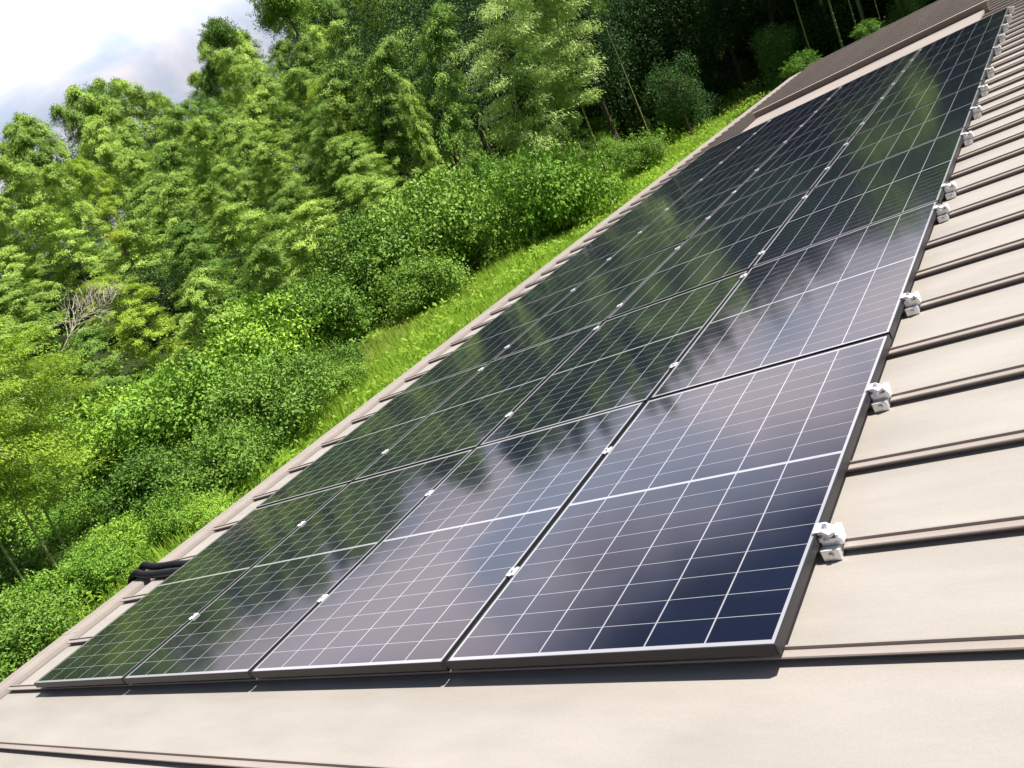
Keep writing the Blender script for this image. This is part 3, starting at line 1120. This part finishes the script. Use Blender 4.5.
# --- shrubs in front of the bamboo, and undergrowth
SHR = [
    (440, 236, 68, 'B', 'large rounded glossy shrub at the grass edge, left of the smaller round one'),
    (548, 192, 54, 'N', 'round glossy shrub standing alone at the grass edge below the tall bamboo'),
    (378, 268, 58, 'B', 'darker shrub left of and lower than the large rounded one'),
    (425, 290, 42, 'B', 'low shrub spreading at the foot of the large rounded one'),
    (318, 330, 56, 'B', 'shrub with olive tops between the grass and the big mound'),
    (262, 352, 66, 'R', 'big mounded bright green shrub halfway along the wood edge'),
    (205, 415, 72, 'R', 'sprawling bright green shrub mound above the dark leafy hollow'),
    (275, 410, 60, 'B', 'dark leafy shrub leaning over the grass behind the gutter'),
    (120, 445, 66, 'R', 'sunlit shrub mound right of the feathery yellow green bamboo'),
    (225, 470, 52, 'B', 'shrub of dark glossy leaves just above the yellow tipped bush'),
    (150, 500, 52, 'B', 'dim leafy shrub in the hollow behind the yellow tipped bush'),
    (178, 520, 34, 'R', 'small yellow tipped bush close to the gutter and the black conduits'),
    (215, 515, 28, 'R', 'low bright bush against the gutter beyond the black conduits'),
    (60, 470, 46, 'B', 'dark shrub behind the slanting ringed culms'),
    (100, 575, 40, 'R', 'low leafy shrub at the foot of the slanting culms'),
    (40, 612, 46, 'R', 'light green leafy shrub nearest the front end of the gutter'),
    (-20, 600, 60, 'B', 'shrub cut by the edge of the picture beside the slanting culms'),
    (128, 572, 26, 'R', 'small light green shrub just before the black conduits'),
    (252, 452, 38, 'B', 'dark leafy shrub pressing against the gutter below the leaning one'),
    (330, 375, 34, 'B', 'shrub with its leaves reaching into the straw coloured grass'),
    (5, 655, 34, 'B', 'small shrub in the lowest corner beyond the gutter end'),
    (340, 385, 26, 'B', 'small weedy shrub in the grass beside the dark leafy shrub'),
    (690, 112, 30, 'D', 'shaded shrub at the grass edge before the dark wood'),
    (640, 160, 26, 'B', 'small dark shrub at the grass edge below the slanting bare stem'),
    (590, 175, 22, 'B', 'small dark shrub at the foot of the bare bamboo culms'),
    (800, 66, 16, 'R', 'light green shrub peeping over the far corner of the roof'),
    (868, 32, 14, 'R', 'light green shrub peeping over the far roof end between bare stems'),
]
srng = random.Random(3)
for i, (px, py, rp, kind, label) in enumerate(SHR):
    q, D = hit(px + .33 * rp * .75, py + .94 * rp * .75, lo=9)
    if px > 780:
        D = 44
    if kind == 'N':
        D *= .9
    depth = (at(px, py, D) - CAM).dot(FWD)
    R = rp * depth / FPX * 1.12
    c = at(px, py, D)
    g = float(ground_z(c.x, c.y))
    P = (BUSHB if kind in 'RN' else DARK if kind == 'D' else BUSH)  # the lone round shrub gets brighter leaves for its sunlit look
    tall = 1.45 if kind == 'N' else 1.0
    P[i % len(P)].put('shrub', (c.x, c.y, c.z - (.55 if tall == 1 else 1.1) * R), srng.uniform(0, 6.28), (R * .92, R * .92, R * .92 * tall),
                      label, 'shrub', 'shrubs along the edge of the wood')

brng = random.Random(12)
for i in range(46):
    y = brng.uniform(4, 46)
    x = -20.0 - brng.uniform(.3, 5.0)
    az, D = azd(x, y)
    if az > 76:
        continue
    R = brng.uniform(.7, 1.5)
    (BUSH + BUSHB)[brng.randrange(len(BUSH) + len(BUSHB))].put('shrub', (x, y, float(ground_z(x, y)) + .15), brng.uniform(0, 6.28), (R * brng.uniform(.9, 1.3), R, R * brng.uniform(.8, 1.3)),
                 'leafy shrub in the tangled belt between the edge shrubs and the bamboo', 'shrub', 'shrubs of the tangled belt')
for px, py, rp, lab in ((286, 12, 26, 'grey green round headed tree topping the tall crest against the sky'),
                        (222, 42, 17, 'small round headed tree poking up in the dip of the skyline'),
                        (104, 112, 20, 'broad round headed tree rising above the bamboo at the left skyline')):
    D = 74
    q = at(px, py, D)
    g = float(ground_z(q.x, q.y))
    R = rp * (q - CAM).dot(FWD) / FPX
    H = q.z + R * 1.2 - g
    trunk_to_ground(BUSH[px % 4].put('broadleaf_tree', (q.x, q.y, q.z - .55 * R), px, (R * 1.1, R * 1.1, R * 1.3), lab, 'tree'))

for px, py, rp, lab in ((668, 74, 30, 'small tree with pale sunlit leaf sprays before the dark wood'),
                        (772, 34, 24, 'small tree with sunlit leaves between the bare stems and the dark wood'),
                        (905, 2, 20, 'yellow green leafy small tree at the far end of the roof')):
    D = 46
    q = at(px, py, D)
    R = rp * (q - CAM).dot(FWD) / FPX
    g = float(ground_z(q.x, q.y))
    LITTREE[px % 2].put('broadleaf_tree', (q.x, q.y, g - .1), px, (R * 1.35, R * 1.35, (q.z + R - g) / 2.9), lab, 'tree')
# dark trees added to close the hill and stand in for shaded gaps
erng = random.Random(31)
for d in (10.5, 20.5, 33.0, 52.0):
    path = [(-19 - d, y) for y in np.arange(-6, 50 + d, 4.6)] + [(x, 50 + d) for x in np.arange(-19 - d, 14, 4.6)]
    for x, y in path:
        x += erng.uniform(-1.2, 1.2); y += erng.uniform(-1.2, 1.2)
        az, D = azd(x, y)
        if az > 84 or az < 8:
            continue
        g = float(ground_z(x, y))
        top = CAM.z + D * math.tan(math.radians(sky_el(az) - {10.5: 9.0, 20.5: 5.5, 33.0: 3.0, 52.0: 1.2}[d] * (1 if az > 41 else .6) + erng.uniform(-.8, .4)))
        H = top - g
        if H < 2.6:
            continue
        TREE[erng.randrange(4)].put('gap_fill_tree', (x, y, g - .1), erng.uniform(0, 6.28), (1.0 + .2 * H, 1.0 + .2 * H, H / 2.9),
                                    'added dark tree standing in for shade in the bamboo gaps on the hill', 'tree', 'trees added among the bamboo')

# shrubs crowding the near end of the gutter
for i in range(30):
    y = brng.uniform(-1.5, 8.5)
    x = -13.4 - brng.uniform(0, 6.5) - max(0, (y - 4) * .55)
    R = brng.uniform(.55, 1.05)
    (BUSHB + BUSH)[brng.randrange(len(BUSH) + len(BUSHB))].put('shrub', (x, y, float(ground_z(x, y)) + .1), brng.uniform(0, 6.28), (R * 1.15, R, R * brng.uniform(.8, 1.1)),
                 'leafy shrub among others crowding the bank below the near end of the gutter', 'shrub', 'shrubs below the near end of the gutter')

# undergrowth: leaves over the wooded slope, one mass
r = np.random.default_rng(5)
n = 120000
d = r.uniform(0, 1, n) ** 1.4 * 31 - 1.2
al = r.uniform(0, 1, n)
along = al * 105
x = np.where(along < 50, -19 - d, -19 - d + (along - 50) * 1.0)
y = np.where(along < 50, along * 1.25 - 2, 50 + d)
keep = np.where(along < 50, y < 52 + d, True)
x, y, d = x[keep], y[keep], d[keep]
x = x + r.normal(0, .5, len(x)); y = y + r.normal(0, .5, len(x))
hgt = r.uniform(0, 1, len(x)) ** 1.5 * (.35 + .9 * (.5 + .5 * np.sin(x * .9 + 2) * np.sin(y * .8)))
c = np.stack([x, y, ground_z(x, y) + hgt], 1)
V = leaf_quads(c, r.normal(0, .7, c.shape), r.normal(0, .5, c.shape) + np.array([0, 0, 1.]), r.uniform(.16, .34, len(x)) * np.clip(.45 + y / 60, .45, 1), r.uniform(.09, .17, len(x)) * np.clip(.45 + y / 60, .45, 1))
tag(link('undergrowth', quads_mesh('undergrowth', V, M['bush'])), 'leafy green undergrowth covering the wooded slope under the bamboo', 'undergrowth', None, 'stuff')

# grass strip between the house and the wood
r = np.random.default_rng(6)
n = 150000
y = r.uniform(-3, 58, n)
x = -19.6 + r.uniform(0, 1, n) * 9.0 + .8 * np.sin(y * .35)
x = np.where(y > 44, -20 + r.uniform(0, 1, n) * 26, x)
ln = r.uniform(.28, .62, n) * (.75 + .5 * (.5 + .5 * np.sin(x * .8 + y * .5) * np.sin(y * .43 + 1)))
c = np.stack([x, y, ground_z(x, y) - .02], 1)
dirs = r.normal(0, .38, (n, 3)); dirs[:, 2] = 1
dirs[:, 1] += .15
V = leaf_quads(c, dirs, r.normal(0, 1, (n, 3)) * np.array([1, 1, .1]), ln, r.uniform(.03, .055, n))
tag(link('grass', quads_mesh('grass', V, M['grass'])), 'tall bright green grass on the strip between roof edge and wood', 'grass', None, 'stuff')
# broad-leaved weeds in patches of the grass
r = np.random.default_rng(9)
cx_ = np.stack([-18.6 + r.uniform(0, 6, 90), r.uniform(2, 50, 90)], 1)
k = r.integers(0, 90, 12000)
x = cx_[k, 0] + r.normal(0, .35, len(k)); y = cx_[k, 1] + r.normal(0, .45, len(k))
c = np.stack([x, y, ground_z(x, y) + r.uniform(.1, .62, len(k))], 1)
V = leaf_quads(c, r.normal(0, .6, c.shape), r.normal(0, .4, c.shape) + np.array([0, 0, 1.]), r.uniform(.09, .2, len(k)), r.uniform(.05, .1, len(k)))
tag(link('weeds', quads_mesh('weeds', V, M['grass'])), 'patches of broad leaved weeds in the green grass strip', 'weeds', None, 'stuff')
# a few straw coloured tufts in the grass
n = 4500
r = np.random.default_rng(8)
y = r.uniform(8, 20, n); x = -17.5 + r.normal(0, 1.0, n)
c = np.stack([x, y, ground_z(x, y) + .1], 1)
dirs = r.normal(0, .35, (n, 3)); dirs[:, 2] = 1
V = leaf_quads(c, dirs, r.normal(0, 1, (n, 3)) * np.array([1, 1, .1]), r.uniform(.3, .62, n), r.uniform(.02, .035, n))
tag(link('dry_grass', quads_mesh('dry_grass', V, M['dry'])), 'straw coloured dry grass stalks mixed into the near part of the green strip', 'dry grass', None, 'stuff')
